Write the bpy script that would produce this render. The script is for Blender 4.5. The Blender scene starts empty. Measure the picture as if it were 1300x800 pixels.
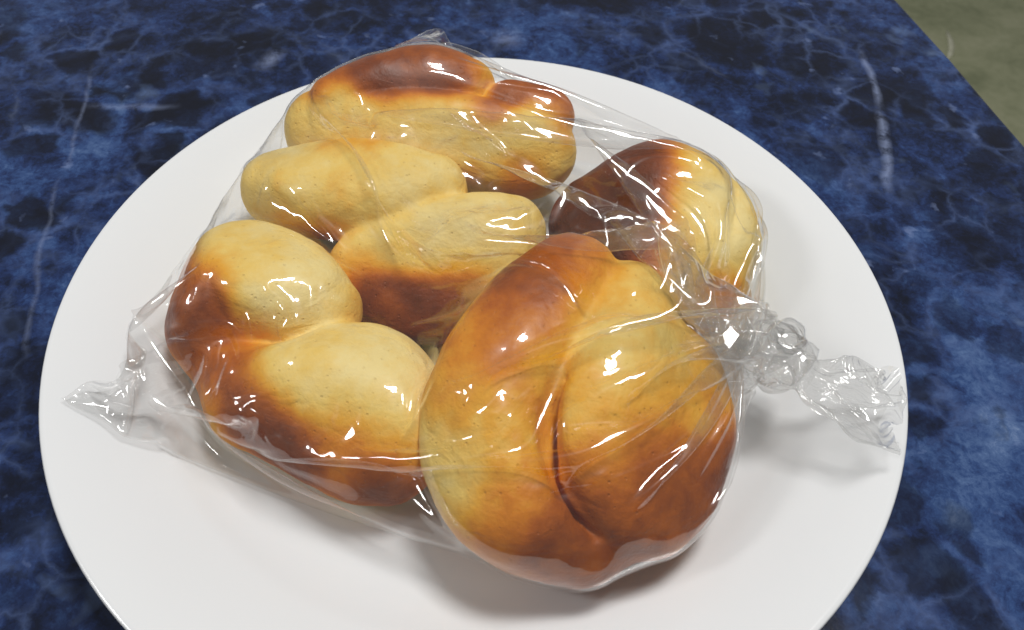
import bpy, math
import numpy as np
from mathutils import Matrix, Vector

scene = bpy.context.scene
col = scene.collection

# ---- camera -----------------------------------------------------------------------------------
cam_data = bpy.data.cameras.new('camera')
cam_data.sensor_width = 36.0
cam_data.lens = 27.69
cam_data.clip_start = 0.01
cam_data.clip_end = 20.0
cam_data.dof.use_dof = True
cam_data.dof.focus_distance = 0.262
cam_data.dof.aperture_fstop = 20.0
cam = bpy.data.objects.new('camera', cam_data)
col.objects.link(cam)
cam.matrix_world = Matrix(((0.99840776, -0.05640877, 0.0, 0.01004807),
                           (0.04450839, 0.78777678, -0.61435067, -0.16805087),
                           (0.03465477, 0.61337248, 0.78903311, 0.23010445),
                           (0, 0, 0, 1)))
scene.camera = cam

# ---- light: room light all round, one ceiling lamp up behind on the right, one lamp on the left ---
world = bpy.data.worlds.new('World')
scene.world = world
world.use_nodes = True
bg = world.node_tree.nodes['Background']
bg.inputs['Color'].default_value = (1.0, 1.0, 0.99, 1)
bg.inputs['Strength'].default_value = 0.195

def area(name, loc, size, size_y, power, color, target=(0, 0, 0.03)):
    d = bpy.data.lights.new(name, 'AREA')
    d.shape = 'RECTANGLE'; d.size = size; d.size_y = size_y
    d.energy = power; d.color = color
    o = bpy.data.objects.new(name, d); col.objects.link(o)
    o.location = loc
    o.rotation_euler = (Vector(target)-Vector(loc)).to_track_quat('-Z', 'Y').to_euler()
    return o
area('ceiling_lamp', (0.31, 0.30, 1.62), 0.36, 0.36, 20.5, (1.0, 0.99, 0.97))
area('side_lamp', (-1.05, -0.25, 1.0), 0.17, 0.20, 3.8, (1.0, 1.0, 0.99))

scene.view_settings.view_transform = 'Standard'
scene.view_settings.look = 'None'
scene.view_settings.exposure = 0.0
scene.view_settings.gamma = 1.0
scene.view_settings.use_curve_mapping = False
scene.cycles.transparent_max_bounces = 48
scene.cycles.max_bounces = 12
scene.cycles.diffuse_bounces = 3
scene.cycles.glossy_bounces = 10
scene.cycles.caustics_reflective = False
scene.cycles.caustics_refractive = False
scene.cycles.use_denoising = True
scene.cycles.adaptive_threshold = 0.02

# ---- measured shapes (mm): ball chains x, y, z, radius; grooves; browned or pale spots of the crust
ROLLS = [{'seed': 1.3,
  'k': [0, 3.0, 12.0, 9.0],
  'strands': [[(26.9, -8.7, 46.0, 14), (16.2, -26.4, 45.0, 17.5), (6.7, -46.6, 41.0, 18.5), (5.3, -65.3, 36.0, 18.0), (13.4, -78.7, 31.0, 16), (31.8, -83.4, 23.0, 12.5)],
              [(46.2, -15.3, 42.0, 13), (41.7, -38.8, 43.0, 16.5), (40.0, -60.4, 40.0, 19.0), (41.9, -72.9, 32.0, 16)],
              [(61.3, -32.8, 34.0, 13), (63.7, -51.9, 32.0, 13.5), (58.5, -66.9, 29.0, 13)],
              [(13.2, -75.9, 22.0, 11), (31.0, -79.8, 20.0, 11), (48.6, -74.9, 22.0, 12)]],
  'flat': [(0, 0, 1, 60, 10), (-0.45, -0.45, 0.771, 69.1, 7.0), (0.501, -0.351, 0.791, 85.3, 7.0), (0.1, -0.35, 0.931, 77.2, 8.0)],
  'grooves': [(4.840000000000001,
               [(24.6, -49.6, 52.7, -0.27), (23.9, -51.7, 52.3, 0.02), (23.2, -53.4, 51.2, 0.3), (22.6, -55.2, 50.4, 0.59), (22.2, -57.1, 49.5, 0.87),
                (21.9, -59.4, 48.8, 1.16), (21.7, -61.6, 48.0, 1.45), (21.7, -63.9, 47.3, 1.6), (21.9, -66.2, 46.3, 1.6), (22.2, -68.8, 45.8, 1.6),
                (22.8, -71.2, 45.3, 1.6), (23.7, -74.0, 45.0, 1.6), (24.6, -76.5, 44.7, 1.6), (25.8, -78.6, 43.7, 1.6), (27.1, -80.7, 42.7, 1.45),
                (28.5, -82.6, 41.7, 1.16), (29.9, -84.1, 40.3, 0.87), (31.1, -85.3, 39.3, 0.59), (32.4, -86.3, 38.3, 0.3), (33.8, -87.3, 37.4, 0.02),
                (35.1, -88.1, 36.4, -0.27)]),
              (0.7,
               [(25.2, -49.1, 51.5, 0.4), (24.5, -51.2, 51.0, 0.48), (23.9, -52.7, 49.8, 0.55), (23.4, -54.6, 48.9, 0.63), (22.9, -56.3, 47.8, 0.71),
                (22.6, -58.5, 47.0, 0.78), (22.6, -60.7, 46.1, 0.86), (22.7, -62.9, 45.3, 0.9), (22.9, -65.2, 44.3, 0.9), (23.0, -67.8, 43.8, 0.9),
                (23.4, -70.4, 43.1, 0.9), (23.7, -73.2, 42.8, 0.9), (24.4, -75.7, 42.5, 0.9), (25.4, -77.8, 41.5, 0.9), (26.7, -79.9, 40.6, 0.86),
                (28.2, -81.8, 39.7, 0.78), (29.6, -83.3, 38.5, 0.71), (31.1, -84.5, 37.6, 0.63), (32.4, -85.5, 36.9, 0.55), (33.8, -86.4, 36.1, 0.48),
                (35.2, -87.3, 35.3, 0.4)]),
              (0.7,
               [(25.2, -49.1, 51.4, 0.4), (24.7, -51.1, 50.8, 0.48), (24.1, -52.5, 49.4, 0.55), (23.6, -54.3, 48.4, 0.63), (23.1, -56.0, 47.2, 0.71),
                (23.0, -58.2, 46.3, 0.78), (23.0, -60.3, 45.2, 0.86), (23.1, -62.5, 44.4, 0.9), (23.3, -64.8, 43.4, 0.9), (23.4, -67.4, 42.8, 0.9),
                (23.6, -70.0, 42.1, 0.9), (23.8, -72.9, 41.7, 0.9), (24.3, -75.4, 41.4, 0.9), (25.2, -77.4, 40.5, 0.9), (26.6, -79.6, 39.6, 0.86),
                (28.0, -81.5, 38.9, 0.78), (29.5, -83.0, 37.8, 0.71), (31.1, -84.3, 37.1, 0.63), (32.4, -85.2, 36.5, 0.55), (33.8, -86.2, 35.9, 0.48),
                (35.2, -87.2, 35.1, 0.4)]),
              (0.7,
               [(25.3, -49.0, 51.3, 0.4), (24.8, -51.0, 50.5, 0.48), (24.3, -52.4, 49.1, 0.55), (23.8, -54.1, 47.9, 0.63), (23.3, -55.7, 46.5, 0.71),
                (23.3, -57.8, 45.5, 0.78), (23.4, -59.9, 44.3, 0.86), (23.5, -62.0, 43.5, 0.9), (23.7, -64.3, 42.5, 0.9), (23.7, -66.9, 41.9, 0.9),
                (23.9, -69.6, 41.1, 0.9), (23.8, -72.6, 40.7, 0.9), (24.2, -75.1, 40.4, 0.9), (25.1, -77.0, 39.5, 0.9), (26.4, -79.2, 38.7, 0.86),
                (27.9, -81.2, 38.1, 0.78), (29.4, -82.6, 37.2, 0.71), (31.0, -84.0, 36.6, 0.63), (32.4, -85.0, 36.1, 0.55), (33.8, -86.1, 35.6, 0.48),
                (35.2, -87.1, 35.0, 0.4)]),
              (0.7,
               [(25.4, -49.0, 51.1, 0.4), (24.9, -50.9, 50.2, 0.48), (24.5, -52.2, 48.7, 0.55), (24.1, -53.9, 47.4, 0.63), (23.6, -55.4, 45.9, 0.71),
                (23.6, -57.5, 44.8, 0.78), (23.8, -59.5, 43.5, 0.86), (24.0, -61.6, 42.6, 0.9), (24.1, -63.9, 41.6, 0.9), (24.1, -66.5, 41.0, 0.9),
                (24.2, -69.2, 40.1, 0.9), (23.8, -72.3, 39.6, 0.9), (24.1, -74.8, 39.3, 0.9), (24.9, -76.6, 38.4, 0.9), (26.3, -78.8, 37.7, 0.86),
                (27.8, -80.9, 37.3, 0.78), (29.3, -82.3, 36.5, 0.71), (31.0, -83.7, 36.0, 0.63), (32.4, -84.8, 35.7, 0.55), (33.8, -85.9, 35.4, 0.48),
                (35.3, -87.0, 34.8, 0.4)]),
              (0.7,
               [(25.4, -48.9, 51.0, 0.4), (25.1, -50.8, 50.0, 0.48), (24.7, -52.0, 48.3, 0.55), (24.3, -53.7, 46.9, 0.63), (23.8, -55.1, 45.3, 0.71),
                (23.9, -57.1, 44.0, 0.78), (24.2, -59.1, 42.6, 0.86), (24.4, -61.1, 41.7, 0.9), (24.6, -63.4, 40.7, 0.9), (24.4, -66.0, 40.0, 0.9),
                (24.4, -68.8, 39.1, 0.9), (23.9, -71.9, 38.6, 0.9), (24.0, -74.4, 38.3, 0.9), (24.7, -76.2, 37.4, 0.9), (26.1, -78.5, 36.8, 0.86),
                (27.6, -80.6, 36.5, 0.78), (29.2, -82.0, 35.8, 0.71), (31.0, -83.5, 35.5, 0.63), (32.4, -84.6, 35.3, 0.55), (33.9, -85.7, 35.1, 0.48),
                (35.3, -86.9, 34.7, 0.4)])],
  'base': 0.43,
  'spots': [(18.4, -11.0, 57.6, 20, 0.38), (7.6, -28.8, 58.2, 20, 0.16), (-8.9, -72.2, 40.8, 18, -0.28), (9.9, -69.7, 51.1, 12, -0.06), (33.0, -93.1, 30.5, 18, 0.36),
            (56.6, -77.3, 36.2, 18, 0.3), (70.1, -64.2, 34.7, 16, 0.36), (43.4, -26.2, 56.5, 24, -0.28), (63.1, -57.9, 42.6, 9, -0.28), (35.0, -51.8, 55.8, 14, -0.14),
            (15.3, -92.6, 38.9, 14, 0.12), (26.0, -64.0, 51.1, 6, -0.12), (46.9, -61.9, 49.8, 14, 0.04)],
  'label': 'large golden roll with a long dark crease nearest the viewer in the bag',
  'limit': 0.33},
 {'seed': 4.1,
  'k': [0, 8.0, 2.2, 9.0],
  'strands': [[(-66.6, -42.3, 20.0, 15), (-48.5, -45.5, 27.0, 18.5), (-34.4, -48.7, 28.0, 19.5), (-25.3, -55.0, 26.0, 18)],
              [(-41.6, -32.1, 26.0, 13.5), (-30.1, -34.3, 27.0, 13.5), (-22.1, -43.8, 27.0, 14)],
              [(-86.9, -12.8, 26.0, 17.5), (-78.9, -3.0, 31.0, 20.0), (-64.6, -8.2, 32.0, 19.5), (-51.3, -13.9, 29.0, 13.5)],
              [(-88.1, -18.9, 19.0, 12), (-68.5, -40.6, 17.0, 12), (-39.0, -57.8, 20.0, 13), (-24.8, -59.5, 20.0, 12)]],
  'flat': [(0, 0, 1, 50, 8), (-0.2, -0.501, 0.842, 71.6, 6.0), (0.1, 0.35, 0.931, 36.0, 6.0), (-0.82, -0.102, 0.564, 100.9, 6.0)],
  'grooves': [],
  'base': 0.06,
  'spots': [(-97.0, -17.7, 33.2, 19, 0.62), (-83.2, -32.5, 31.8, 17, 0.5), (-67.5, -54.0, 32.2, 18, 0.42), (-54.7, -63.8, 28.4, 16, 0.36), (-35.1, -72.7, 29.2, 18, 0.55),
            (-18.8, -73.4, 27.8, 15, 0.45), (-59.3, -59.7, 31.9, 12, 0.15), (-39.5, -17.1, 33.7, 6, 0.15)],
  'label': 'two-lobed roll with dark brown left side at the left of the bag',
  'limit': 0.33},
 {'seed': 7.7,
  'k': [0, 2.5, 9.0, 8.0],
  'strands': [[(-73.9, 40.8, 29.0, 16), (-59.8, 37.4, 34.0, 19), (-39.4, 34.6, 37.0, 18.5), (-21.9, 38.6, 35.0, 13.5)],
              [(-39.4, 7.8, 24.0, 14), (-20.9, 14.0, 28.0, 17.0), (-3.7, 20.1, 30.0, 16), (8.4, 26.8, 28.0, 12.5)],
              [(-37.5, 7.9, 22.0, 14), (-17.8, 7.5, 22.0, 16), (2.2, 14.5, 24.0, 15)], [(-37.3, -2.1, 17.0, 9), (-20.7, -5.1, 18.0, 10), (-6.2, -2.1, 19.0, 10)]],
  'flat': [(0, 0, 1, 51, 8), (0.0, -0.6, 0.8, 26.4, 6.0), (-0.301, 0.201, 0.932, 72.1, 6.0)],
  'grooves': [],
  'base': 0.15,
  'spots': [(-61.6, 22.6, 22.2, 13, 0.42), (-51.2, 47.1, 48.0, 10, 0.14), (-32.8, -7.8, 26.7, 12, 0.5), (-5.6, -7.4, 25.7, 12, 0.4), (-18.2, -13.1, 22.2, 17, 0.7),
            (-10.5, -13.8, 18.2, 15, 0.6), (-24.7, -14.9, 18.3, 13, 0.6), (-1.8, 11.8, 40.4, 20, -0.12)],
  'label': 'pale yellow twisted roll in the middle between the rear and front rolls',
  'limit': 0.33},
 {'seed': 11.2,
  'k': [0, 10.0, 1.2, 1.5],
  'strands': [[(-67.7, 71.9, 34.0, 13.5), (-50.9, 70.8, 36.0, 14.5), (-23.6, 68.7, 37.0, 15), (3.5, 64.5, 36.0, 15), (17.2, 64.0, 34.0, 13.5)],
              [(-61.3, 67.2, 26.0, 14), (-20.9, 67.0, 26.0, 16), (8.2, 66.0, 27.0, 15)],
              [(-61.1, 74.1, 43.0, 10), (-45.6, 81.5, 45.0, 12), (-26.9, 88.2, 45.0, 13.5), (-12.4, 86.0, 44.0, 11)], [(4.1, 77.9, 41.0, 11), (18.4, 75.7, 40.0, 11)]],
  'flat': [(0.0, -0.751, 0.661, -13.6, 6.0)],
  'grooves': [],
  'base': 0.13,
  'spots': [(-66.7, 71.7, 50.7, 9, 0.28), (-46.4, 74.3, 55.0, 9, 0.36), (-21.0, 78.3, 53.2, 9, 0.36), (2.6, 73.4, 50.7, 10, 0.36), (24.9, 65.5, 44.8, 10, 0.3),
            (-21.7, 86.8, 57.4, 17, 0.55), (-44.4, 81.8, 57.6, 15, 0.5), (-62.3, 80.4, 52.4, 11, 0.45), (8.8, 48.3, 30.7, 11, 0.42), (-7.3, 49.7, 31.7, 8, 0.25),
            (17.6, 83.3, 49.4, 13, 0.72), (5.2, 80.2, 51.8, 9, 0.5)],
  'label': 'long roll with browned top at the very back of the bag',
  'limit': 0.3},
 {'seed': 15.9,
  'k': [0, 12.0, 10.0, 8.0],
  'strands': [[(41.5, 40.9, 30.0, 13), (53.1, 45.0, 34.0, 17), (64.4, 45.7, 35.0, 18.5), (75.8, 40.5, 33.0, 17.5), (80.8, 26.1, 29.0, 14)],
              [(54.0, 20.2, 29.0, 15), (68.2, 18.9, 30.0, 18), (75.5, 14.3, 26.0, 14)], [(35.5, 35.1, 24.0, 14), (50.5, 18.2, 24.0, 14)],
              [(59.2, 3.4, 24.0, 12), (74.2, 6.1, 22.0, 12)]],
  'flat': [(0, 0, 1, 53, 8), (0.2, -0.45, 0.87, 45.9, 7.0), (0.505, 0.303, 0.808, 92.0, 7.0), (-0.597, 0.1, 0.796, 14.8, 7.0)],
  'grooves': [(5.28,
               [(86.5, 50.3, 42.7, -0.24), (87.0, 47.5, 41.5, 0.54), (86.0, 40.1, 44.5, 1.32), (85.7, 35.3, 45.2, 1.8), (85.3, 31.1, 45.2, 1.8), (84.6, 27.1, 44.9, 1.8),
                (83.7, 23.4, 44.3, 1.32), (82.7, 19.6, 43.7, 0.54), (81.8, 16.3, 42.9, -0.24)]),
              (0.7,
               [(86.3, 50.8, 41.4, 0.22), (86.7, 48.1, 39.9, 0.33), (85.8, 41.0, 42.5, 0.43), (85.5, 36.3, 43.0, 0.5), (85.3, 32.3, 43.2, 0.5), (84.6, 28.3, 42.9, 0.5),
                (83.7, 24.5, 42.5, 0.43), (82.7, 20.6, 42.2, 0.33), (81.8, 17.0, 41.7, 0.22)]),
              (0.7,
               [(86.2, 50.8, 41.3, 0.22), (86.6, 48.3, 39.4, 0.33), (85.7, 41.3, 41.7, 0.43), (85.4, 36.8, 42.1, 0.5), (85.2, 32.8, 42.2, 0.5), (84.6, 28.9, 41.9, 0.5),
                (83.7, 25.0, 41.7, 0.43), (82.7, 20.9, 41.8, 0.33), (81.8, 17.1, 41.6, 0.22)])],
  'base': 0.05,
  'spots': [(31.4, 31.9, 36.0, 24, 0.9), (46.0, 47.9, 44.7, 22, 0.9), (43.9, 16.9, 40.7, 17, 0.7), (82.9, -2.3, 28.1, 14, 0.45), (93.9, 30.8, 36.3, 8, 0.22)],
  'label': 'half dark brown half pale roll at the right above the knot',
  'limit': 0.52}]
MARBLE_VEINS = [(0.1832, 0.1979, 0.1798, 0.1471, 0.0026, 0.5), (0.1798, 0.1501, 0.1705, 0.088, 0.003, 0.55), (-0.1967, 0.1492, -0.1808, 0.0727, 0.0014, 0.25),
 (-0.1808, 0.0727, -0.17, 0.017, 0.0014, 0.2), (-0.1889, 0.1157, -0.1458, 0.123, 0.0028, 0.3), (-0.116, 0.1493, -0.111, 0.1706, 0.006, 0.6),
 (-0.0096, 0.1839, 0.0092, 0.1928, 0.01, 0.5), (-0.1571, -0.0215, -0.1758, 0.0368, 0.0015, 0.2)]

# ---- helpers ----------------------------------------------------------------------------------
def mesh_object(name, V, F, material, parent=None, smooth=True):
    me = bpy.data.meshes.new(name)
    me.from_pydata([tuple(map(float, p)) for p in V], [], [tuple(map(int, f)) for f in F])
    if smooth:
        me.polygons.foreach_set('use_smooth', [True]*len(me.polygons))
    me.materials.append(material)
    me.update()
    o = bpy.data.objects.new(name, me)
    col.objects.link(o)
    if parent is not None:
        o.parent = parent
    return o

def tag(o, label=None, category=None, group=None, kind=None):
    for k, v in (('label', label), ('category', category), ('group', group), ('kind', kind)):
        if v:
            o[k] = v
    return o

class Nodes:
    def __init__(self, name):
        self.m = bpy.data.materials.new(name); self.m.use_nodes = True
        self.t = self.m.node_tree; self.t.nodes.clear()
        self.out = self.t.nodes.new('ShaderNodeOutputMaterial')
    def n(self, kind, **kw):
        x = self.t.nodes.new('ShaderNode'+kind)
        for k, v in kw.items():
            if k.startswith('_'):
                setattr(x, k[1:], v)
            else:
                self.set(x, k, v)
        return x
    def set(self, x, k, v):
        k = k.replace('__', ' ')
        s = x.inputs[int(k[1:])] if k[0] == 'i' and k[1:].isdigit() else x.inputs[k]
        if hasattr(v, 'links') or isinstance(v, bpy.types.NodeSocket):
            self.t.links.new(v, s)
        else:
            s.default_value = v
    def math(self, op, a, b=0.0, c=0.0, clamp=False):
        x = self.n('Math', _operation=op, i0=a, i1=b, i2=c, _use_clamp=clamp)
        return x.outputs[0]
    def ramp(self, fac, stops, interp='LINEAR'):
        x = self.n('ValToRGB', Fac=fac); r = x.color_ramp; r.interpolation = interp
        while len(r.elements) < len(stops):
            r.elements.new(1.0)
        for e, (p, c) in zip(r.elements, stops):
            e.position = p; e.color = tuple(c)+(1,) if len(c) == 3 else c
        return x.outputs['Color']
    def mix(self, fac, a, b, mode='MIX'):
        x = self.n('Mix', _data_type='RGBA', _blend_type=mode)
        self.set(x, 'i0', fac); self.set(x, 'i6', a); self.set(x, 'i7', b)
        return x.outputs[2]
    def noise(self, vec, scale, detail=4.0, rough=.55, dist=0.0):
        x = self.n('TexNoise', Vector=vec, Scale=scale, Detail=detail, Roughness=rough, Distortion=dist)
        return x.outputs['Fac']
    def surface(self, s):
        self.t.links.new(s, self.out.inputs['Surface']); return self.m

def c4(r, g, b):
    return (r, g, b, 1.0)

# ---- materials --------------------------------------------------------------------------------
def marble_material():
    N = Nodes('blue_marble')
    pos = N.n('TexCoord').outputs['Object']
    def warped(scale, amount, detail=4.0):
        w = N.n('TexNoise', Vector=pos, Scale=scale, Detail=detail, Roughness=.6)
        o = N.n('VectorMath', _operation='SUBTRACT', i0=w.outputs['Color'], i1=(.5, .5, .5))
        o = N.n('VectorMath', _operation='SCALE', i0=o.outputs[0], Scale=amount)
        return N.n('VectorMath', _operation='ADD', i0=pos, i1=o.outputs[0]).outputs[0]
    p = warped(12.0, .06)
    q = warped(55.0, .016, 5.0)
    r = warped(30.0, .03, 3.0)
    grey = lambda *st: [(a, (b, b, b)) for a, b in st]
    # clouded ground, mottled at several sizes
    n1 = N.noise(p, 8.0, 4.0, .55)
    n2 = N.noise(r, 48.0, 7.0, .68)
    n3 = N.noise(q, 130.0, 5.0, .7)
    g = N.math('ADD', N.math('MULTIPLY', n1, .40), N.math('MULTIPLY', n2, .38))
    g = N.math('ADD', g, N.math('MULTIPLY', n3, .22))
    g = N.math('ADD', g, N.math('MULTIPLY', N.math('SUBTRACT', N.noise(q, 420.0, 4.0, .7), .5), .16))
    base = N.ramp(g, [(.38, (.005, .007, .015)), (.455, (.008, .014, .040)), (.51, (.016, .032, .105)),
                      (.56, (.030, .066, .185)), (.63, (.075, .132, .28)), (.72, (.19, .26, .43))])
    # near-black pebbles in a net of paler seams
    zone = N.ramp(N.noise(p, 5.5, 2.0), grey((.40, 0), (.60, 1)))
    c = base
    for scale, thr, amt, vec in ((24.0, .42, .85, r), (50.0, .58, .8, q)):
        v = N.n('TexVoronoi', Vector=vec, Scale=scale, _feature='F1', Randomness=1.0)
        rnd = N.n('SeparateColor', Color=v.outputs['Color']).outputs[0]
        e = N.n('TexVoronoi', Vector=vec, Scale=scale, _feature='DISTANCE_TO_EDGE', Randomness=1.0).outputs['Distance']
        inside = N.ramp(e, grey((.05, 0), (.17, 1)))
        d = N.math('MULTIPLY', N.math('MULTIPLY', N.math('GREATER_THAN', rnd, thr), inside), N.math('MULTIPLY_ADD', zone, amt-.25, .25))
        c = N.mix(d, c, c4(.006, .0075, .015))
        seam = N.ramp(e, grey((0, .55), (.03, .28), (.09, 0)))
        seam = N.math('MULTIPLY', seam, N.ramp(N.noise(r, 21.0, 4.0), grey((.42, 0), (.68, .85))))
        c = N.mix(seam, c, c4(.085, .13, .28))
    # scattered pale flakes and clouds
    n4 = N.noise(r, 26.0, 3.0, .5)
    c = N.mix(N.ramp(n4, grey((.65, 0), (.80, .6))), c, c4(.16, .235, .40))
    n5 = N.noise(q, 95.0, 2.0, .5)
    c = N.mix(N.ramp(n5, grey((.68, 0), (.78, .5))), c, c4(.17, .23, .42))
    # hairline veins
    e2 = N.n('TexVoronoi', Vector=warped(20.0, .035), Scale=9.0, _feature='DISTANCE_TO_EDGE', Randomness=1.0).outputs['Distance']
    v2 = N.math('MULTIPLY', N.ramp(e2, grey((0, 1), (.010, .3), (.025, 0))), N.ramp(N.noise(pos, 13.0, 3.0), grey((.54, 0), (.72, .4))))
    c = N.mix(v2, c, c4(.24, .30, .47))
    # the few veins that stand out, part of the print where they lie
    wob = N.noise(pos, 28.0, 3.0)
    frag = N.ramp(n3, grey((.34, .1), (.52, 1)))
    xyz = N.n('SeparateXYZ', Vector=pos)
    for (x0, y0, x1, y1, w, s) in MARBLE_VEINS:
        dx, dy = x1-x0, y1-y0; l = math.hypot(dx, dy); dx /= l; dy /= l
        px = N.math('SUBTRACT', xyz.outputs[0], x0); py = N.math('SUBTRACT', xyz.outputs[1], y0)
        a = N.math('ADD', N.math('MULTIPLY', px, dx), N.math('MULTIPLY', py, dy))
        b = N.math('ADD', N.math('MULTIPLY', px, -dy), N.math('MULTIPLY', py, dx))
        b = N.math('ADD', b, N.math('MULTIPLY', N.math('SUBTRACT', wob, .5), .012))
        m = N.math('SUBTRACT', 1.0, N.math('DIVIDE', N.math('ABSOLUTE', b), w), clamp=True)
        ends = N.math('MULTIPLY', N.math('DIVIDE', a, .012, clamp=True), N.math('DIVIDE', N.math('SUBTRACT', l, a), .012, clamp=True))
        m = N.math('MULTIPLY', N.math('MULTIPLY', m, ends), frag)
        c = N.mix(N.math('MULTIPLY', m, s, clamp=True), c, c4(.27, .33, .52))
    rough = N.math('MULTIPLY_ADD', n2, .08, .12)
    bump = N.n('Bump', Strength=.05, Distance=.001, Height=N.noise(pos, 260.0, 2.0))
    b = N.n('BsdfPrincipled', Base__Color=c, Roughness=rough, Normal=bump.outputs[0])
    N.set(b, 'Specular__IOR__Level', .40)
    return N.surface(b.outputs[0])

def porcelain_material():
    N = Nodes('white_porcelain')
    pos = N.n('TexCoord').outputs['Object']
    n = N.noise(pos, 30.0, 3.0)
    c = N.mix(N.math('MULTIPLY', n, .5), c4(.80, .81, .82), c4(.775, .785, .79))
    bump = N.n('Bump', Strength=.12, Distance=.0015, Height=N.noise(pos, 45.0, 2.0))
    b = N.n('BsdfPrincipled', Base__Color=c, Roughness=.16, Normal=bump.outputs[0])
    N.set(b, 'Specular__IOR__Level', .5)
    return N.surface(b.outputs[0])

def floor_material():
    N = Nodes('olive_floor')
    pos = N.n('TexCoord').outputs['Object']
    n = N.noise(pos, 7.0, 5.0, .6, .4)
    n2 = N.noise(pos, 60.0, 4.0, .6)
    c = N.ramp(N.math('ADD', N.math('MULTIPLY', n, .75), N.math('MULTIPLY', n2, .25)),
               [(.35, (.225, .245, .14)), (.5, (.33, .345, .21)), (.65, (.41, .415, .27))])
    b = N.n('BsdfPrincipled', Base__Color=c, Roughness=.6)
    return N.surface(b.outputs[0])

def dough_material():
    N = Nodes('baked_dough')
    pos = N.n('TexCoord').outputs['Object']
    bake = N.n('Attribute', _attribute_name='bake').outputs['Fac']
    f = N.noise(pos, 160.0, 5.0, .65)
    f2 = N.noise(pos, 620.0, 3.0, .6)
    f3 = N.noise(pos, 45.0, 3.0, .55)
    k = N.math('ADD', bake, N.math('MULTIPLY', N.math('SUBTRACT', f, .5), .16))
    k = N.math('ADD', k, N.math('MULTIPLY', N.math('SUBTRACT', f2, .5), .10))
    k = N.math('ADD', k, N.math('MULTIPLY', N.math('SUBTRACT', f3, .5), .16))
    c = N.ramp(k, [(0.0, (.91, .72, .30)), (.16, (.88, .60, .15)), (.34, (.83, .40, .035)), (.5, (.68, .225, .012)),
                   (.66, (.44, .110, .009)), (.82, (.22, .048, .009)), (1.0, (.10, .026, .009))])
    # tiny pits and flecks
    pit = N.n('TexVoronoi', Vector=pos, Scale=330.0, _feature='F1').outputs['Distance']
    pitm = N.ramp(pit, [(.05, (1, 1, 1)), (.16, (0, 0, 0))])
    c = N.mix(N.math('MULTIPLY', pitm, .14), c, c4(.34, .13, .03))
    h = N.math('ADD', N.math('MULTIPLY', f, .6), N.math('MULTIPLY', f2, .32))
    h = N.math('SUBTRACT', h, N.math('MULTIPLY', pitm, .25))
    stretch = N.n('Mapping', Vector=pos, Scale=(1.0, 1.0, 2.2))
    wr = N.noise(stretch.outputs[0], 70.0, 3.0, .5, 1.2)
    h = N.math('ADD', h, N.math('MULTIPLY', wr, .9))
    bump = N.n('Bump', Strength=.7, Distance=.0011, Height=h)
    b = N.n('BsdfPrincipled', Base__Color=c, Roughness=N.math('MULTIPLY_ADD', k, -.16, .58), Normal=bump.outputs[0])
    N.set(b, 'Specular__IOR__Level', .22)
    return N.surface(b.outputs[0])

def film_material(name, haze, rough, bump_scale, bump_amt):
    """clear thin film: light goes straight through, the rest mirrors off both faces"""
    N = Nodes(name)
    pos = N.n('TexCoord').outputs['Object']
    st = N.n('Mapping', Vector=pos, Rotation=(0, 0, .35), Scale=(.45, 1.4, 1.0))
    h = N.noise(st.outputs[0], bump_scale, 1.0, .5, .6)
    bump = N.n('Bump', Strength=bump_amt, Distance=.001, Height=h).outputs[0]
    inc = N.n('NewGeometry').outputs['Incoming']
    d = N.n('VectorMath', _operation='DOT_PRODUCT', i0=bump, i1=inc).outputs['Value']
    c = N.math('ABSOLUTE', d)
    q = N.math('POWER', N.math('SUBTRACT', 1.0, c, clamp=True), 5.0)
    f = N.math('MULTIPLY_ADD', q, .955, .045)
    f = N.math('DIVIDE', N.math('MULTIPLY', f, 2.0), N.math('ADD', f, 1.0), clamp=True)
    gl = N.n('BsdfAnisotropic', Color=c4(1, 1, 1), Roughness=rough, Normal=bump)
    g2 = N.n('BsdfAnisotropic', Color=c4(1, 1, 1), Roughness=.32, Normal=bump)
    gm = N.n('MixShader', i0=.14); N.set(gm, 'i1', gl.outputs[0]); N.set(gm, 'i2', g2.outputs[0]); gl = gm
    tr = N.n('BsdfTransparent', Color=c4(.994, .994, .992))
    if haze <= 0:
        m2 = N.n('MixShader', i0=f); N.set(m2, 'i1', tr.outputs[0]); N.set(m2, 'i2', gl.outputs[0])
        return N.surface(m2.outputs[0])
    df = N.n('BsdfDiffuse', Color=c4(.86, .86, .85))
    tl = N.n('BsdfTranslucent', Color=c4(.86, .86, .85))
    hz = N.n('MixShader', i0=.5); N.set(hz, 'i1', df.outputs[0]); N.set(hz, 'i2', tl.outputs[0])
    m = N.n('MixShader', i0=haze); N.set(m, 'i1', tr.outputs[0]); N.set(m, 'i2', hz.outputs[0])
    m2 = N.n('MixShader', i0=f); N.set(m2, 'i1', m.outputs[0]); N.set(m2, 'i2', gl.outputs[0])
    return N.surface(m2.outputs[0])

# ---- dough shapes: signed distance of swept, tapered strands ------------------------------
def catmull(pts, per=8):
    pts = np.asarray(pts, float)
    if len(pts) == 1:
        return pts
    ext = np.vstack([2*pts[0]-pts[1], pts, 2*pts[-1]-pts[-2]])
    out = []
    for i in range(len(pts)-1):
        p0, p1, p2, p3 = ext[i:i+4]
        for t in np.arange(per)/per:
            out.append(.5*(2*p1+(p2-p0)*t+(2*p0-5*p1+4*p2-p3)*t*t+(3*p1-p0-3*p2+p3)*t**3))
    out.append(pts[-1])
    return np.array(out)

def smin(a, b, k):
    h = np.clip(.5+.5*(b-a)/k, 0, 1)
    return b*(1-h)+a*h-k*h*(1-h)

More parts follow.
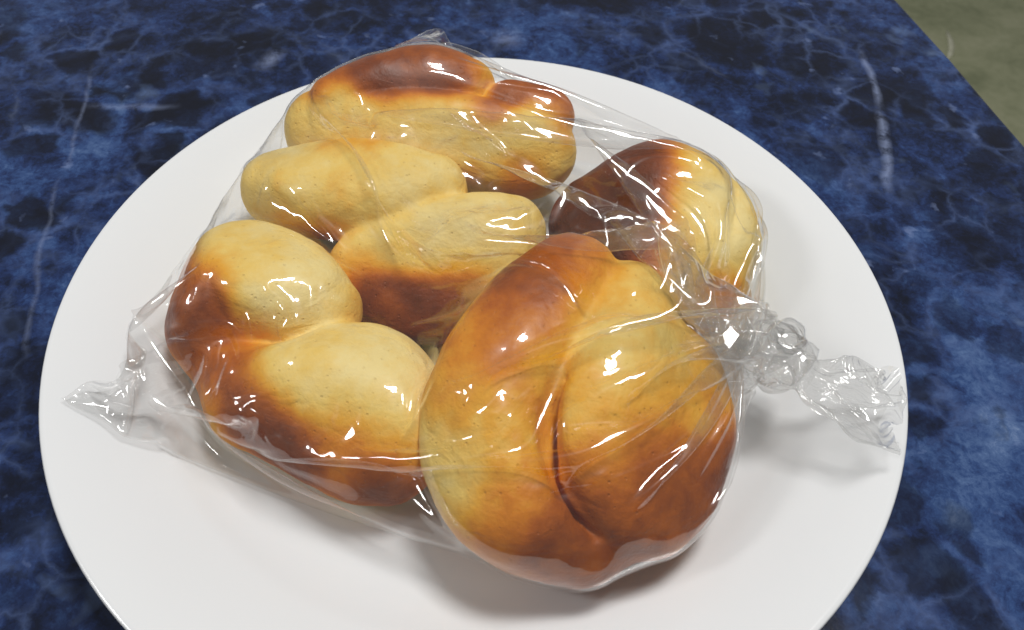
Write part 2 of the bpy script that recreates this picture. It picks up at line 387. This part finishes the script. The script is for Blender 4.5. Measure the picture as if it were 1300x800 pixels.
def chain(Q, pts, per=8):
    """distance from points Q (N,3) to a chain of balls (x,y,z,r)"""
    c = catmull(pts, per).astype(np.float32)
    if len(c) == 1:
        return np.linalg.norm(Q-c[0, :3], axis=1)-c[0, 3]
    d = np.full(len(Q), 1e9, np.float32)
    for a, b in zip(c[:-1], c[1:]):
        ab = b[:3]-a[:3]
        t = np.clip(((Q-a[:3])@ab)/max(float(ab@ab), 1e-6), 0, 1)
        v = Q-a[:3]-t[:, None]*ab
        d = np.minimum(d, np.sqrt((v*v).sum(1))-(a[3]+t*(b[3]-a[3])))
    return d

def lattice(shape, seed):
    return np.random.RandomState(seed).rand(*shape).astype(np.float32)
_LAT = lattice((24, 24, 24), 5)
def vnoise(Q, freq, off=0.):
    p = Q*freq+off+200.
    i = np.floor(p).astype(int); f = p-i; f = f*f*(3-2*f)
    r = 0
    for dx in (0, 1):
        for dy in (0, 1):
            for dz in (0, 1):
                w = (f[:, 0] if dx else 1-f[:, 0])*(f[:, 1] if dy else 1-f[:, 1])*(f[:, 2] if dz else 1-f[:, 2])
                r = r+w*_LAT[(i[:, 0]+dx) % 24, (i[:, 1]+dy) % 24, (i[:, 2]+dz) % 24]
    return r*2-1

def roll_sdf(Q, roll):
    d = None
    for s, k in zip(roll['strands'], roll['k']):
        c = chain(Q, s)
        d = c if d is None else smin(d, c, k)
    for nx, ny, nz, off, k in roll['flat']:    # faces flattened against a neighbour or the tin
        d = -smin(-d, -(Q@np.array([nx, ny, nz], np.float32)-off), k)
    for k, pts in roll['grooves']:          # creases: a slot whose width tapers out at both ends
        P = np.array(pts); near = ((Q > P[:, :3].min(0)-9) & (Q < P[:, :3].max(0)+9)).all(1)
        if near.any():
            d[near] = -smin(-d[near], chain(Q[near], pts, 2), k)
    d = d+1.3*vnoise(Q, .04, roll['seed'])+.35*vnoise(Q, .12, roll['seed']+7)+.12*vnoise(Q, .32, roll['seed']+13)
    # soft dough spreads where it sits: flattened underneath, never below the well of the plate
    d = np.maximum(d, FLOOR_MM-Q[:, 2])
    return d.astype(np.float32)
FLOOR_MM = 8.2

def surface_nets(D, origin, h):
    """quads of the zero surface of grid D"""
    S = D < 0
    nx, ny, nz = D.shape
    c = [(i, j, k) for i in (0, 1) for j in (0, 1) for k in (0, 1)]
    cnt = sum(S[i:nx-1+i, j:ny-1+j, k:nz-1+k].astype(np.int8) for i, j, k in c)
    act = (cnt > 0) & (cnt < 8)
    idx = np.full(act.shape, -1, np.int64); ii = np.argwhere(act); idx[act] = np.arange(len(ii))
    acc = np.zeros((len(ii), 3)); n = np.zeros(len(ii))
    for a in c:
        for ax in range(3):
            if a[ax]:
                continue
            b = list(a); b[ax] = 1
            da = D[ii[:, 0]+a[0], ii[:, 1]+a[1], ii[:, 2]+a[2]]; db = D[ii[:, 0]+b[0], ii[:, 1]+b[1], ii[:, 2]+b[2]]
            m = (da < 0) != (db < 0)
            t = np.where(m, da/np.where(m, da-db, 1), 0)
            p = np.tile(np.array(a, float), (len(ii), 1)); p[:, ax] += t
            acc += p*m[:, None]; n += m
    V = (ii+acc/n[:, None])*h+origin
    F = []
    for ax in range(3):
        u, v = (ax+1) % 3, (ax+2) % 3
        sl0 = [slice(1, -1)]*3; sl1 = [slice(1, -1)]*3
        sl0[ax] = slice(0, -1); sl1[ax] = slice(1, None)
        a = S[tuple(sl0)]; b = S[tuple(sl1)]
        for flip in (0, 1):
            e = np.argwhere((a & ~b) if not flip else (~a & b))
            if not len(e):
                continue
            e = e+np.array([0 if q == ax else 1 for q in range(3)])
            def at(du, dv):
                g = e.copy(); g[:, u] += du; g[:, v] += dv
                return idx[g[:, 0], g[:, 1], g[:, 2]]
            q = np.stack([at(-1, -1), at(0, -1), at(0, 0), at(-1, 0)], 1)
            F.append(q[:, ::-1] if flip else q)
    return V, np.vstack(F)

def roll_box(roll, pad=6):
    P = np.array([p for s in roll['strands'] for p in s], float)
    lo = (P[:, :3]-P[:, 3:]).min(0)-pad; hi = (P[:, :3]+P[:, 3:]).max(0)+pad
    lo[2] = max(lo[2], FLOOR_MM-3)
    return lo, hi

def grid_points(lo, hi, h):
    ax = [np.arange(lo[i], hi[i]+h, h) for i in range(3)]
    G = np.stack(np.meshgrid(*ax, indexing='ij'), -1).astype(np.float32)
    return G.reshape(-1, 3), tuple(len(a) for a in ax)

def roll_mesh(roll, h=.8):
    lo, hi = roll_box(roll)
    # coarse pass, then the fine grid only near the surface
    H = 4*h
    Q, shp = grid_points(lo, hi, H)
    D0 = roll_sdf(Q, roll).reshape(shp)
    D = np.repeat(np.repeat(np.repeat(D0, 4, 0), 4, 1), 4, 2)
    ax = [lo[i]+h*np.arange(shp[i]*4)-1.5*h for i in range(3)]
    near = np.argwhere(np.abs(D) < 5.5)
    P = np.stack([ax[i][near[:, i]] for i in range(3)], -1).astype(np.float32)
    D[near[:, 0], near[:, 1], near[:, 2]] = roll_sdf(P, roll)
    return surface_nets(D, np.array([a[0] for a in ax]), h)

# ---- the bag: a flat-seamed tube of film settled over the rolls -----------------------------
def plate_mm(r):
    """height of the plate's upper surface (mm) at radius r (mm)"""
    t = np.clip((r-92)/(140-92), 0, 1)
    return 6.5+15.5*(t*t*(3-2*t)*.45+t*.55*np.clip(t*3, 0, 1))

CREPE = .034
CELLS = ((14, 28), (40, 80))
class Field:
    """distance to all rolls on a grid, with its gradient"""
    def __init__(self, rolls, h=2.):
        self.lo = np.array([-146., -128., 2.]); self.h = h
        n = np.array([148, 128, 48]); self.n = n
        D = np.full(tuple(n), 30., np.float32)
        for r in rolls:
            lo, hi = roll_box(r, 9); lo[2] = 2.
            a = np.maximum(np.floor((lo-self.lo)/h).astype(int), 0); b = np.minimum(np.ceil((hi-self.lo)/h).astype(int)+1, n)
            ax = [self.lo[i]+h*np.arange(a[i], b[i]) for i in range(3)]
            Q = np.stack(np.meshgrid(*ax, indexing='ij'), -1).reshape(-1, 3).astype(np.float32)
            d = roll_sdf(Q, r).reshape(tuple(b-a))
            s = tuple(slice(a[i], b[i]) for i in range(3))
            D[s] = np.minimum(D[s], d)
        g = np.stack(np.gradient(D, h), -1)
        g /= np.linalg.norm(g, axis=-1, keepdims=True)+1e-6
        self.T = np.concatenate([D[..., None], g], -1).reshape(-1, 4).astype(np.float32)
    def __call__(self, X):
        p = (X-self.lo)/self.h
        i = np.clip(np.floor(p).astype(np.int64), 0, self.n-2); f = np.clip(p-i, 0, 1).astype(np.float32)
        n1, n2 = self.n[1]*self.n[2], self.n[2]
        b = i[:, 0]*n1+i[:, 1]*n2+i[:, 2]
        fx, fy, fz = f[:, :1], f[:, 1:2], f[:, 2:]
        T = self.T
        r = ((T[b]*(1-fz)+T[b+1]*fz)*(1-fy)+(T[b+n2]*(1-fz)+T[b+n2+1]*fz)*fy)*(1-fx) \
            + ((T[b+n1]*(1-fz)+T[b+n1+1]*fz)*(1-fy)+(T[b+n1+n2]*(1-fz)+T[b+n1+n2+1]*fz)*fy)*fx
        return r[:, 0], r[:, 1:]

def curve(pts, s):
    c = catmull(pts, 24); t = np.concatenate([[0], np.cumsum(np.linalg.norm(np.diff(c, axis=0), axis=1))]); t /= t[-1]
    return np.stack([np.interp(s, t, c[:, i]) for i in range(3)], -1)

SEAM = [(-124.7, -48.1, 23.0), (-118.1, -15.1, 24.0), (-112.4, 11.4, 24.0), (-99.6, 63.9, 26.0), (-75.6, 102.8, 34.0), (-31.2, 104.1, 54.0)]
FRONT = [(-124.7, -48.1, 23.0), (-96.6, -47.2, 15.0), (-67.5, -65.2, 20.0), (-24.4, -78.7, 18.0), (7.5, -89.7, 16.0), (33.7, -98.3, 14.0), (64.7, -81.9, 16.0), (82.1, -49.1, 22.0), (79.4, -28.6, 38.0)]
BACK = [(-31.2, 104.1, 54.0), (1.4, 98.9, 48.0), (41.7, 89.5, 44.0), (84.2, 79.2, 40.0), (103.0, 47.8, 36.0), (101.0, 14.9, 34.0), (79.4, -26.6, 41.0)]
FOLD = [(-124.7, -48.1, 23.0), (-110.5, -49.6, 18.0), (-96.1, -47.8, 16.0), (-85.6, -46.6, 24.0), (-75.8, -56.3, 24.0), (-50.0, -66.0, 27.0), (-25.2, -66.0, 29.0), (1.8, -71.0, 36.0), (22.6, -74.2, 44.0), (42.8, -73.5, 46.0), (66.3, -57.5, 40.0), (78.8, -28.9, 40.0)]
FOLD_K = .05
PINS = ((0., np.array((-124.7, -48.1, 23.0)), .9), (.22, np.array((-115.0, -16.4, 30.0)), .3), (.93, np.array((-40.2, 92.7, 57.0)), .3), (.96, np.array((-31.7, 96.7, 58.0)), .35), (1., np.array((-21.1, 96.2, 58.0)), .35))
KNOT = np.array((78.5, -27.7, 40.0))

def bag_start(nu, nv):
    """nu columns round the tube (u=0 front fold, nu/2 back fold), nv+1 rows from the seam to the knot"""
    v = np.linspace(0, 1, nv+1)
    h = nu//2
    s = np.linspace(0, 1, h+1)
    S = curve(SEAM, s); Fr = curve(FRONT, v); Bk = curve(BACK, v)
    X = np.zeros((nv+1, nu, 3))
    for side in (0, 1):
        ring = np.stack([KNOT[0]+0*s, KNOT[1]-5*np.cos(np.pi*s), KNOT[2]+(5 if side == 0 else -5)*np.sin(np.pi*s)], -1)
        Fr2 = Fr.copy(); Bk2 = Bk.copy()
        c = (1-v)[:, None, None]*S[None]+v[:, None, None]*ring[None] \
            + (1-s)[None, :, None]*Fr2[:, None]+s[None, :, None]*Bk2[:, None]
        c -= ((1-v)[:, None]*(1-s)[None])[..., None]*S[0]+((1-v)[:, None]*s[None])[..., None]*S[-1] \
            + (v[:, None]*(1-s)[None])[..., None]*ring[0]+(v[:, None]*s[None])[..., None]*ring[-1]
        arch = np.sin(np.pi*s)[None]*np.sin(np.pi*np.clip(v, 0, 1))[:, None]**.6
        if side == 0:
            c[..., 2] += 62*arch
            X[:, :h+1] = c
        else:
            c[..., 2] = c[..., 2]*(1-arch)+4*arch
            X[:, h+1:] = c[:, 1:-1][:, ::-1]
    return X

def bag_hold(X, du):
    start = X.copy(); nr, nu = X.shape[:2]; h = nu//2
    mirror = (nu-np.arange(nu)) % nu
    v = np.linspace(0, 1, nr)[:, None]
    fold = curve(FOLD, v[:, 0]).astype(np.float32)
    pullk = (np.clip((.8-v)/.2, 0, 1)*FOLD_K).astype(np.float32)
    rows = int(.85*nr)
    def hold(X, nu, pull):
        X[0] = .5*(X[0]+X[0, mirror])                  # the flat seam: both sheets joined
        X[-1] += (start[-1]-X[-1])*.8                  # gathered mouth held in the tie
        X[-2] += (KNOT-X[-2])*.15
        for (frac, p, k) in PINS:                      # corners of the seam
            j = int(round(frac*h)); X[0, j] += (p-X[0, j])*k
            if j:
                X[0, nu-j] = X[0, j]
        X[:, 0] += (fold-X[:, 0])*pullk                # side fold pressed into the film
        for c0 in (0, h):
            A, B = X[:rows, c0-1], X[:rows, (c0+1) % nu]
            k = pull(A, B, 1.25*du, .35, 0.)
            X[:rows, c0-1] += k; X[:rows, (c0+1) % nu] -= k
        return X
    return hold

def tail_film(axis, radii, girth, flat, seed=4, steps=(120, 50)):
    """loose end of the bag beyond the tie: too much film for its width, so it crumples"""
    rng = np.random.RandomState(seed)
    nu, nv = 90, 22
    def target(nr, nu):
        s = np.linspace(0, 1, nr); C = curve(axis, s)
        T = np.gradient(C, axis=0); T /= np.linalg.norm(T, axis=1)[:, None]
        A = np.cross(T, [0, 0, 1.]); A /= np.linalg.norm(A, axis=1)[:, None]; B = np.cross(A, T)
        r = np.interp(s, np.linspace(0, 1, len(radii)), radii)[:, None, None]
        a = np.linspace(0, 2*np.pi, nu, endpoint=False)
        return C[:, None]+r*flat[0]*np.cos(a)[None, :, None]*A[:, None]+r*flat[1]*np.sin(a)[None, :, None]*B[:, None], T[-1]
    X, T = target(nv+1, nu)
    L = np.linalg.norm(np.diff(curve(axis, np.linspace(0, 1, 40)), axis=0), axis=1).sum()*1.1
    for ax in range(3):
        X[..., ax] += 3.6*patchy(rng, X.shape[:2], ((3, 6),))*np.linspace(.2, 1, nv+1)[:, None]
    X = X+rng.randn(*X.shape)*.15
    far = lambda P: (np.full(len(P), 30., np.float32), np.zeros((len(P), 3), np.float32))
    for level in range(2):
        if level:
            Y = np.zeros((2*nv+1, 2*nu, 3))
            Y[::2, ::2] = X; Y[::2, 1::2] = .5*(X+np.roll(X, -1, 1)); Y[1::2] = .5*(Y[:-2:2]+Y[2::2])
            X = Y; nu *= 2; nv *= 2; X += rng.randn(*X.shape)*.04
        G, T = target(nv+1, nu)
        crush = np.linspace(0, 1, nv+1)[:, None]**.7
        for ax in range(3):
            G[..., ax] += crush*2.6*patchy(np.random.RandomState(seed+ax), (nv+1, nu), ((3, 8), (5, 15)))
        G += (crush**4*3.2*patchy(np.random.RandomState(seed+7), (nv+1, nu), ((1, 11),)))[..., None]*T
        k = np.linspace(1, 0, nv+1)[:, None, None]**2*.25+.010
        def hold(X, nu, pull, G=G, k=k):
            X += (G-X)*k
            return X
        soft = np.clip(np.linspace(0, 1, nv+1)[:, None]/.3, .1, 1)
        X = relax(X, far, girth/nu, L/nv, steps[level], hold, soft, crepe=0.)
    return X

def settle(rolls, W=234., L=240., fine=3, steps=(170, 90, 34), seed=3, verbose=False):
    field = Field(rolls)
    rng = np.random.RandomState(seed)
    nu, nv = 100, 52
    X = bag_start(nu, nv)
    X += rng.randn(*X.shape)*1.5
    for level in range(fine):
        if level:
            Y = np.zeros((2*nv+1, 2*nu, 3))
            Y[::2, ::2] = X; Y[::2, 1::2] = .5*(X+np.roll(X, -1, 1))
            Y[1::2] = .5*(Y[:-2:2]+Y[2::2])
            X = Y; nu *= 2; nv *= 2
            X += rng.randn(*X.shape)*(.5 if level == 1 else .25)
        X = relax(X, field, 2*W/nu, L/nv, steps[level], bag_hold(X, 2*W/nu), np.clip((.99-np.linspace(0, 1, nv+1)[:, None])/.06, .12, 1), verbose)
    return X

def patchy(rng, shape, cells):
    """smooth random field over the sheet"""
    out = np.zeros(shape, np.float32)
    for k, (a, b) in enumerate(cells):
        g = rng.randn(a+2, b+2)
        y = np.linspace(0, a, shape[0]); x = np.linspace(0, b, shape[1])
        i = np.floor(y).astype(int); j = np.floor(x).astype(int)
        fy = (y-i)[:, None]; fx = (x-j)[None]
        out += ((g[i][:, j]*(1-fx)+g[i][:, j+1]*fx)*(1-fy)+(g[i+1][:, j]*(1-fx)+g[i+1][:, j+1]*fx)*fy)
    return out

def relax(X, field, du, dv, steps, hold, soft, verbose=False, crepe=CREPE):
    X = X.astype(np.float32)
    nr, nu = X.shape[:2]; nv = nr-1; h = nu//2
    v = np.linspace(0, 1, nr)[:, None]
    soft = soft[..., None].astype(np.float32)
    # film that has been handled: small patches stretched or drawn up
    ru = (du*(1+crepe*patchy(np.random.RandomState(8), (nr, nu), CELLS)))[..., None].astype(np.float32)
    rv = (dv*(1+crepe*patchy(np.random.RandomState(9), (nr, nu), CELLS)))[..., None].astype(np.float32)
    vel = np.zeros_like(X)
    diag = float(np.hypot(du, dv))
    def pull(A, B, rest, kt, kc):
        d = B-A
        l = np.sqrt((d*d).sum(-1, keepdims=True))+1e-6
        e = (l-rest)/l
        return d*(np.where(e > 0, e*kt, e*kc)*.5)
    def along(step, rest, kt, kc, par):       # down the length, rows par, par+2*step..
        for o in par:
            a = np.arange(o, nr-step, 2*step)
            k = pull(X[a], X[a+step], rest if np.isscalar(rest) else rest[a], kt, kc*soft[a])
            X[a] += k; X[a+step] -= k
    def round_(step, rest, kt, kc):
        for o in range(2*step) if step > 1 else (0, 1):
            a = np.arange(o, nu, 2*step)
            if step > 1 and o >= 2*step: break
            b = (a+step) % nu
            k = pull(X[:, a], X[:, b], rest if np.isscalar(rest) else rest[:, a], kt, kc*soft)
            X[:, a] += k; X[:, b] -= k
    g = np.array([0, 0, -.014], np.float32)*(du/4.5)
    for it in range(steps):
        old = X.copy()
        X += vel*.93+g
        for sub in range(7):
            along(1, rv, 1., .9, (0, 1))
            round_(1, ru, 1., .9)
            # shear
            for o in (0, 1):
                for sgn in (1, -1):
                    a = np.arange(o, nr-1, 2)
                    Bx = np.roll(X[a+1], -sgn, 1)
                    k = pull(X[a], Bx, diag, .8, .5*soft[a])
                    X[a] += k; X[a+1] -= np.roll(k, sgn, 1)
            # bending
            if sub % 2 == 0:
                along(2, 2*dv, .0, .22, (0, 1, 2, 3))
                round_(2, 2*du, .0, .22)
            X = hold(X, nu, pull)
            # keep clear of the dough and the plate
            if sub in (3, 6):
                Q = X.reshape(-1, 3)
                d, n = field(Q)
                push = np.clip(.9-d, 0, 6)
                Q += n*push[:, None]
                if sub == 6:                     # film clings where it lies on the crust
                    O = old.reshape(-1, 3); mv = Q-O; t = mv-n*(mv*n).sum(1, keepdims=True)
                    Q -= t*(np.clip(1.3-d, 0, 1)*.5)[:, None]
                r = np.sqrt(Q[:, 0]**2+Q[:, 1]**2)
                Q[:, 2] = np.maximum(Q[:, 2], plate_mm(r)+.5)
                X = Q.reshape(nr, nu, 3)
        vel = X-old
        sp = np.sqrt((vel*vel).sum(-1, keepdims=True)); vel *= np.minimum(1, 3/(sp+1e-6))
        if verbose and it % 40 == 0:
            print(it, float(sp.mean()), X.reshape(-1, 3).min(0), X.reshape(-1, 3).max(0), flush=True)
    return X

# ---- the setting: table and floor ----------------------------------------------------------------
MM = .001
def slab(poly, z0, z1, bevel):
    """polygon slab with a rounded top edge"""
    P = np.array(poly, float); c = P.mean(0)
    rings = []
    for k in range(5):
        a = k/4*math.pi/2
        ins = bevel*(1-math.sin(a)) if False else bevel*(1-math.cos(a))
        z = z1-bevel+bevel*math.sin(a)
        d = P-c; l = np.linalg.norm(d, axis=1)[:, None]
        rings.append(np.column_stack([P-d/l*ins, np.full(len(P), z)]))
    rings.insert(0, np.column_stack([P, np.full(len(P), z0)]))
    V = np.vstack(rings); n = len(P); F = []
    for r in range(len(rings)-1):
        for i in range(n):
            F.append((r*n+i, r*n+(i+1) % n, (r+1)*n+(i+1) % n, (r+1)*n+i))
    F.append(tuple((len(rings)-1)*n+i for i in range(n))); F.append(tuple(reversed(range(n))))
    return V, F

# table edge on the right runs slightly bowed from behind to the front right
edge = [(.290, -.36), (.272, -.10), (.2425, .125), (.2350, .158), (.2275, .193), (.2135, .248), (.190, .330), (.150, .45)]
poly = [(-.75, -.45), (.297, -.45)]+edge+[(.12, .53), (-.75, .53)]
V, F = slab(poly, -.028, 0.0, .0025)
table = mesh_object('table_top', V, F, marble_material(), smooth=False)
tag(table, kind='structure')
V = [(-3, -2, -.72), (3, -2, -.72), (3, 4, -.72), (-3, 4, -.72)]
floor = mesh_object('floor', V, [(0, 1, 2, 3)], floor_material(), smooth=False)
tag(floor, kind='structure')

# ---- the plate ------------------------------------------------------------------------------------
def lathe(profile, seg=192):
    P = np.array(profile, float); a = np.linspace(0, 2*np.pi, seg, endpoint=False)
    V = [(0, 0, P[0, 1])]; F = []
    for r, z in P[1:-1]:
        V += [(r*math.cos(t), r*math.sin(t), z) for t in a]
    V.append((0, 0, P[-1, 1])); last = len(V)-1; n = len(P)-2
    for i in range(seg):
        j = (i+1) % seg
        F.append((0, 1+i, 1+j)); F.append((last, 1+(n-1)*seg+j, 1+(n-1)*seg+i))
        for k in range(n-1):
            F.append((1+k*seg+i, 1+(k+1)*seg+i, 1+(k+1)*seg+j, 1+k*seg+j))
    return V, F
top = [(r*MM, float(plate_mm(np.array(r)))*MM) for r in list(range(0, 92, 12))+list(np.linspace(92, 138, 24))]
zr = float(plate_mm(np.array(138.)))*MM
lip = [(.1394, zr+.0003), (.1400, zr-.0003), (.1400, zr-.0012), (.1393, zr-.0024)]
under = [(.132, zr-.0058), (.120, .0118), (.108, .0072), (.100, .0040), (.094, .0028), (.092, .0004), (.086, .0004), (.084, .0026), (.05, .003), (0, .003)]
V, F = lathe(top+lip+under)
V = [(x, y, z) for x, y, z in V]
plate = mesh_object('dinner_plate', V, F, porcelain_material())
tag(plate, 'round white porcelain plate under the bag of rolls on the blue table', 'plate')

# ---- the rolls ------------------------------------------------------------------------------------
dough = dough_material()
def roll_object(roll):
    V, F = roll_mesh(roll)
    # even out the grid steps
    e = np.vstack([F[:, [0, 1]], F[:, [1, 2]], F[:, [2, 3]], F[:, [3, 0]]])
    deg = np.bincount(e.ravel(), minlength=len(V))[:, None]
    for it in range(4):
        acc = np.zeros_like(V)
        for ax in range(3):
            acc[:, ax] = np.bincount(e[:, 0], V[e[:, 1], ax], len(V))+np.bincount(e[:, 1], V[e[:, 0], ax], len(V))
        V = V+(.5 if it % 2 == 0 else -.47)*(acc/deg-V)
    k = np.full(len(V), roll['base'])
    wob = 5*vnoise(V, .06, roll['seed']+3)
    for x, y, z, rad, s in roll['spots']:
        d = np.linalg.norm(V-np.array([x, y, z]), axis=1)+wob
        k += s*np.exp(-(np.maximum(d, 0)/(1.06*rad))**2.6)
    k = np.where(k > .5, .5+roll['limit']*np.tanh((k-.5)/roll['limit']), k)          # crust browns to a limit
    k += .10*vnoise(V, .09, roll['seed']+20)+.05*vnoise(V, .3, roll['seed']+31)
    c = V.mean(0)*[1, 1, 0]
    o = mesh_object('bread_roll', (V-c)*MM, F, dough)
    o.location = Vector(c*MM)
    a = o.data.attributes.new('bake', 'FLOAT', 'POINT')
    a.data.foreach_set('value', np.clip(k, 0, 1).astype(np.float32))
    tag(o, roll['label'], 'bread roll', 'rolls inside the clear bag')
    return o
for r in ROLLS:
    roll_object(r)

# ---- the bag --------------------------------------------------------------------------------------
film = film_material('clear_film', .006, .05, 80.0, .27)
crinkled = film_material('crinkled_film', .06, .06, 60.0, .2)
bag = bpy.data.objects.new('plastic_bag', None); col.objects.link(bag)
tag(bag, 'clear plastic bag tied in a knot around the bread rolls', 'plastic bag')

X = settle(ROLLS)
nr, nu = X.shape[:2]
idx = np.arange(nr*nu).reshape(nr, nu)
F = np.stack([idx[:-1], np.roll(idx[:-1], -1, 1), np.roll(idx[1:], -1, 1), idx[1:]], -1).reshape(-1, 4)
o = mesh_object('film', X.reshape(-1, 3)*MM, F, film, bag)
sub = o.modifiers.new('smooth', 'SUBSURF'); sub.levels = sub.render_levels = 1

def crumple(name, axis, radii, pleats, twist, amp, seed, flat=(1., 1.), n=64, m=96, ragged=0., wob=1.6, rough=1., mat=None):
    """gathered film: a tube about an axis whose wall is thrown into sharp, twisted pleats"""
    rng = np.random.RandomState(seed)
    s = np.linspace(0, 1, n)
    C = curve(axis, s)
    T = np.gradient(C, axis=0); T /= np.linalg.norm(T, axis=1)[:, None]
    up = np.array([0, 0, 1.]); A = np.cross(T, up); A /= np.linalg.norm(A, axis=1)[:, None]; B = np.cross(A, T)
    r = np.interp(s, np.linspace(0, 1, len(radii)), radii)
    phi = np.linspace(0, 2*np.pi, m, endpoint=False)
    V = np.zeros((n, m, 3))
    ph = [rng.rand()*6.28 for _ in range(6)]
    for i in range(n):
        q = phi+twist*s[i]
        tri = lambda x: 2/np.pi*np.arcsin(np.sin(x))
        w = tri(pleats*q+ph[0]+wob*np.sin(3*s[i]*6.28+ph[1]))+.55*tri((pleats*2+1)*q+ph[2]+5*wob*s[i])+.45*tri(3*q+ph[3]+3*wob*s[i])
        rr = r[i]*(1+amp*w*.5)
        z = 0.
        if ragged:
            z = ragged*s[i]**4*(tri(5*phi+ph[4])+.5*tri(11*phi+ph[5]))
        V[i] = C[i]+(rr*np.cos(phi)*flat[0])[:, None]*A[i]+(rr*np.sin(phi)*flat[1])[:, None]*B[i]+np.multiply.outer(np.ones(m)*z, T[i])
    Q = V.reshape(-1, 3)
    for ax in range(3):
        V[..., ax] += rough*(.9*vnoise(Q, .11, seed+ax*9.)+.2*vnoise(Q, .3, seed+ax*5.)).reshape(n, m)
    rad = np.hypot(V[..., 0], V[..., 1])
    V[..., 2] = np.maximum(V[..., 2], plate_mm(rad)+.6)
    g = np.arange(n*m).reshape(n, m)
    F = np.stack([g[:-1], np.roll(g[:-1], -1, 1), np.roll(g[1:], -1, 1), g[1:]], -1).reshape(-1, 4)
    return mesh_object(name, V.reshape(-1, 3)*MM, F, mat or crinkled, bag)

def sheet(name, X, mat):
    nr, nu = X.shape[:2]; g = np.arange(nr*nu).reshape(nr, nu)
    F = np.stack([g[:-1], np.roll(g[:-1], -1, 1), np.roll(g[1:], -1, 1), g[1:]], -1).reshape(-1, 4)
    o = mesh_object(name, X.reshape(-1, 3)*MM, F, mat, bag)
    m = o.modifiers.new('smooth', 'SUBSURF'); m.levels = m.render_levels = 1
    return o
crumple('knot', [(84.6, -27.8, 33.1), (84.3, -30.9, 37.3), (86.3, -30.8, 42.2), (89.8, -27.8, 44.8), (93.3, -24.1, 43.5), (95.0, -22.0, 39.0), (94.5, -23.1, 33.8), (92.4, -27.0, 31.0), (90.4, -31.8, 32.1), (90.0, -34.8, 36.4), (92.0, -34.7, 41.3), (95.5, -31.8, 43.9), (99.0, -28.0, 42.5)], [3, 5.5, 6, 6, 5.5, 3], 3, 2.0, .16, 5, (1, .8), n=90, m=48, wob=.2, rough=.35)
sheet('neck', tail_film([(100.0, -33.8, 36.0), (92.2, -30.0, 38.0), (82.7, -26.9, 40.0), (72.5, -26.4, 40.0)], [5.5, 8, 11, 13], 105.0, (1.0, 0.85)), crinkled)
sheet('tail', tail_film([(96.8, -33.0, 37.0), (104.0, -37.4, 36.0), (114.7, -40.5, 35.0), (125.1, -42.4, 34.0)], [5, 9.5, 11.5, 12], 100.0, (1.0, 0.7)), crinkled)
sheet('ear', tail_film([(88.1, -26.5, 38.0), (81.6, -22.5, 42.0), (77.4, -13.4, 44.0)], [4, 8, 9], 66.0, (1.0, 0.6)), crinkled)

# ---- a pale strip of litter on the floor beyond the table -----------------------------------------
P = np.array([(0.9281, 1.4275), (0.926, 1.3971), (0.9205, 1.367), (0.909, 1.3399), (0.8986, 1.3218)]); T = np.gradient(P, axis=0); T /= np.linalg.norm(T, axis=1)[:, None]
S = np.stack([-T[:, 1], T[:, 0]], -1)*np.array([.35, 1, 1.1, 1, .5])[:, None]*.0056
V = [(x, y, -.7196) for x, y in P+S]+[(x, y, -.7196) for x, y in P-S]
V += [(x, y, -.7184) for x, y, z in V]
n = len(P); F = []
for i in range(n-1):
    F += [(i, i+1, n+i+1, n+i), (2*n+i, 3*n+i, 3*n+i+1, 2*n+i+1), (i, 2*n+i, 2*n+i+1, i+1), (n+i, n+i+1, 3*n+i+1, 3*n+i)]
F += [(0, n, 3*n, 2*n), (n-1, 3*n-1, 4*n-1, 2*n-1)]
N = Nodes('pale_paper')
c = N.ramp(N.noise(N.n('TexCoord').outputs['Object'], 90.0), [(.35, (.50, .50, .36)), (.65, (.62, .62, .48))])
tag(mesh_object('paper_strip', V, F, N.surface(N.n('BsdfPrincipled', Base__Color=c, Roughness=.7).outputs[0])),
    'short pale curved strip on the olive floor beyond the table edge', 'paper strip')
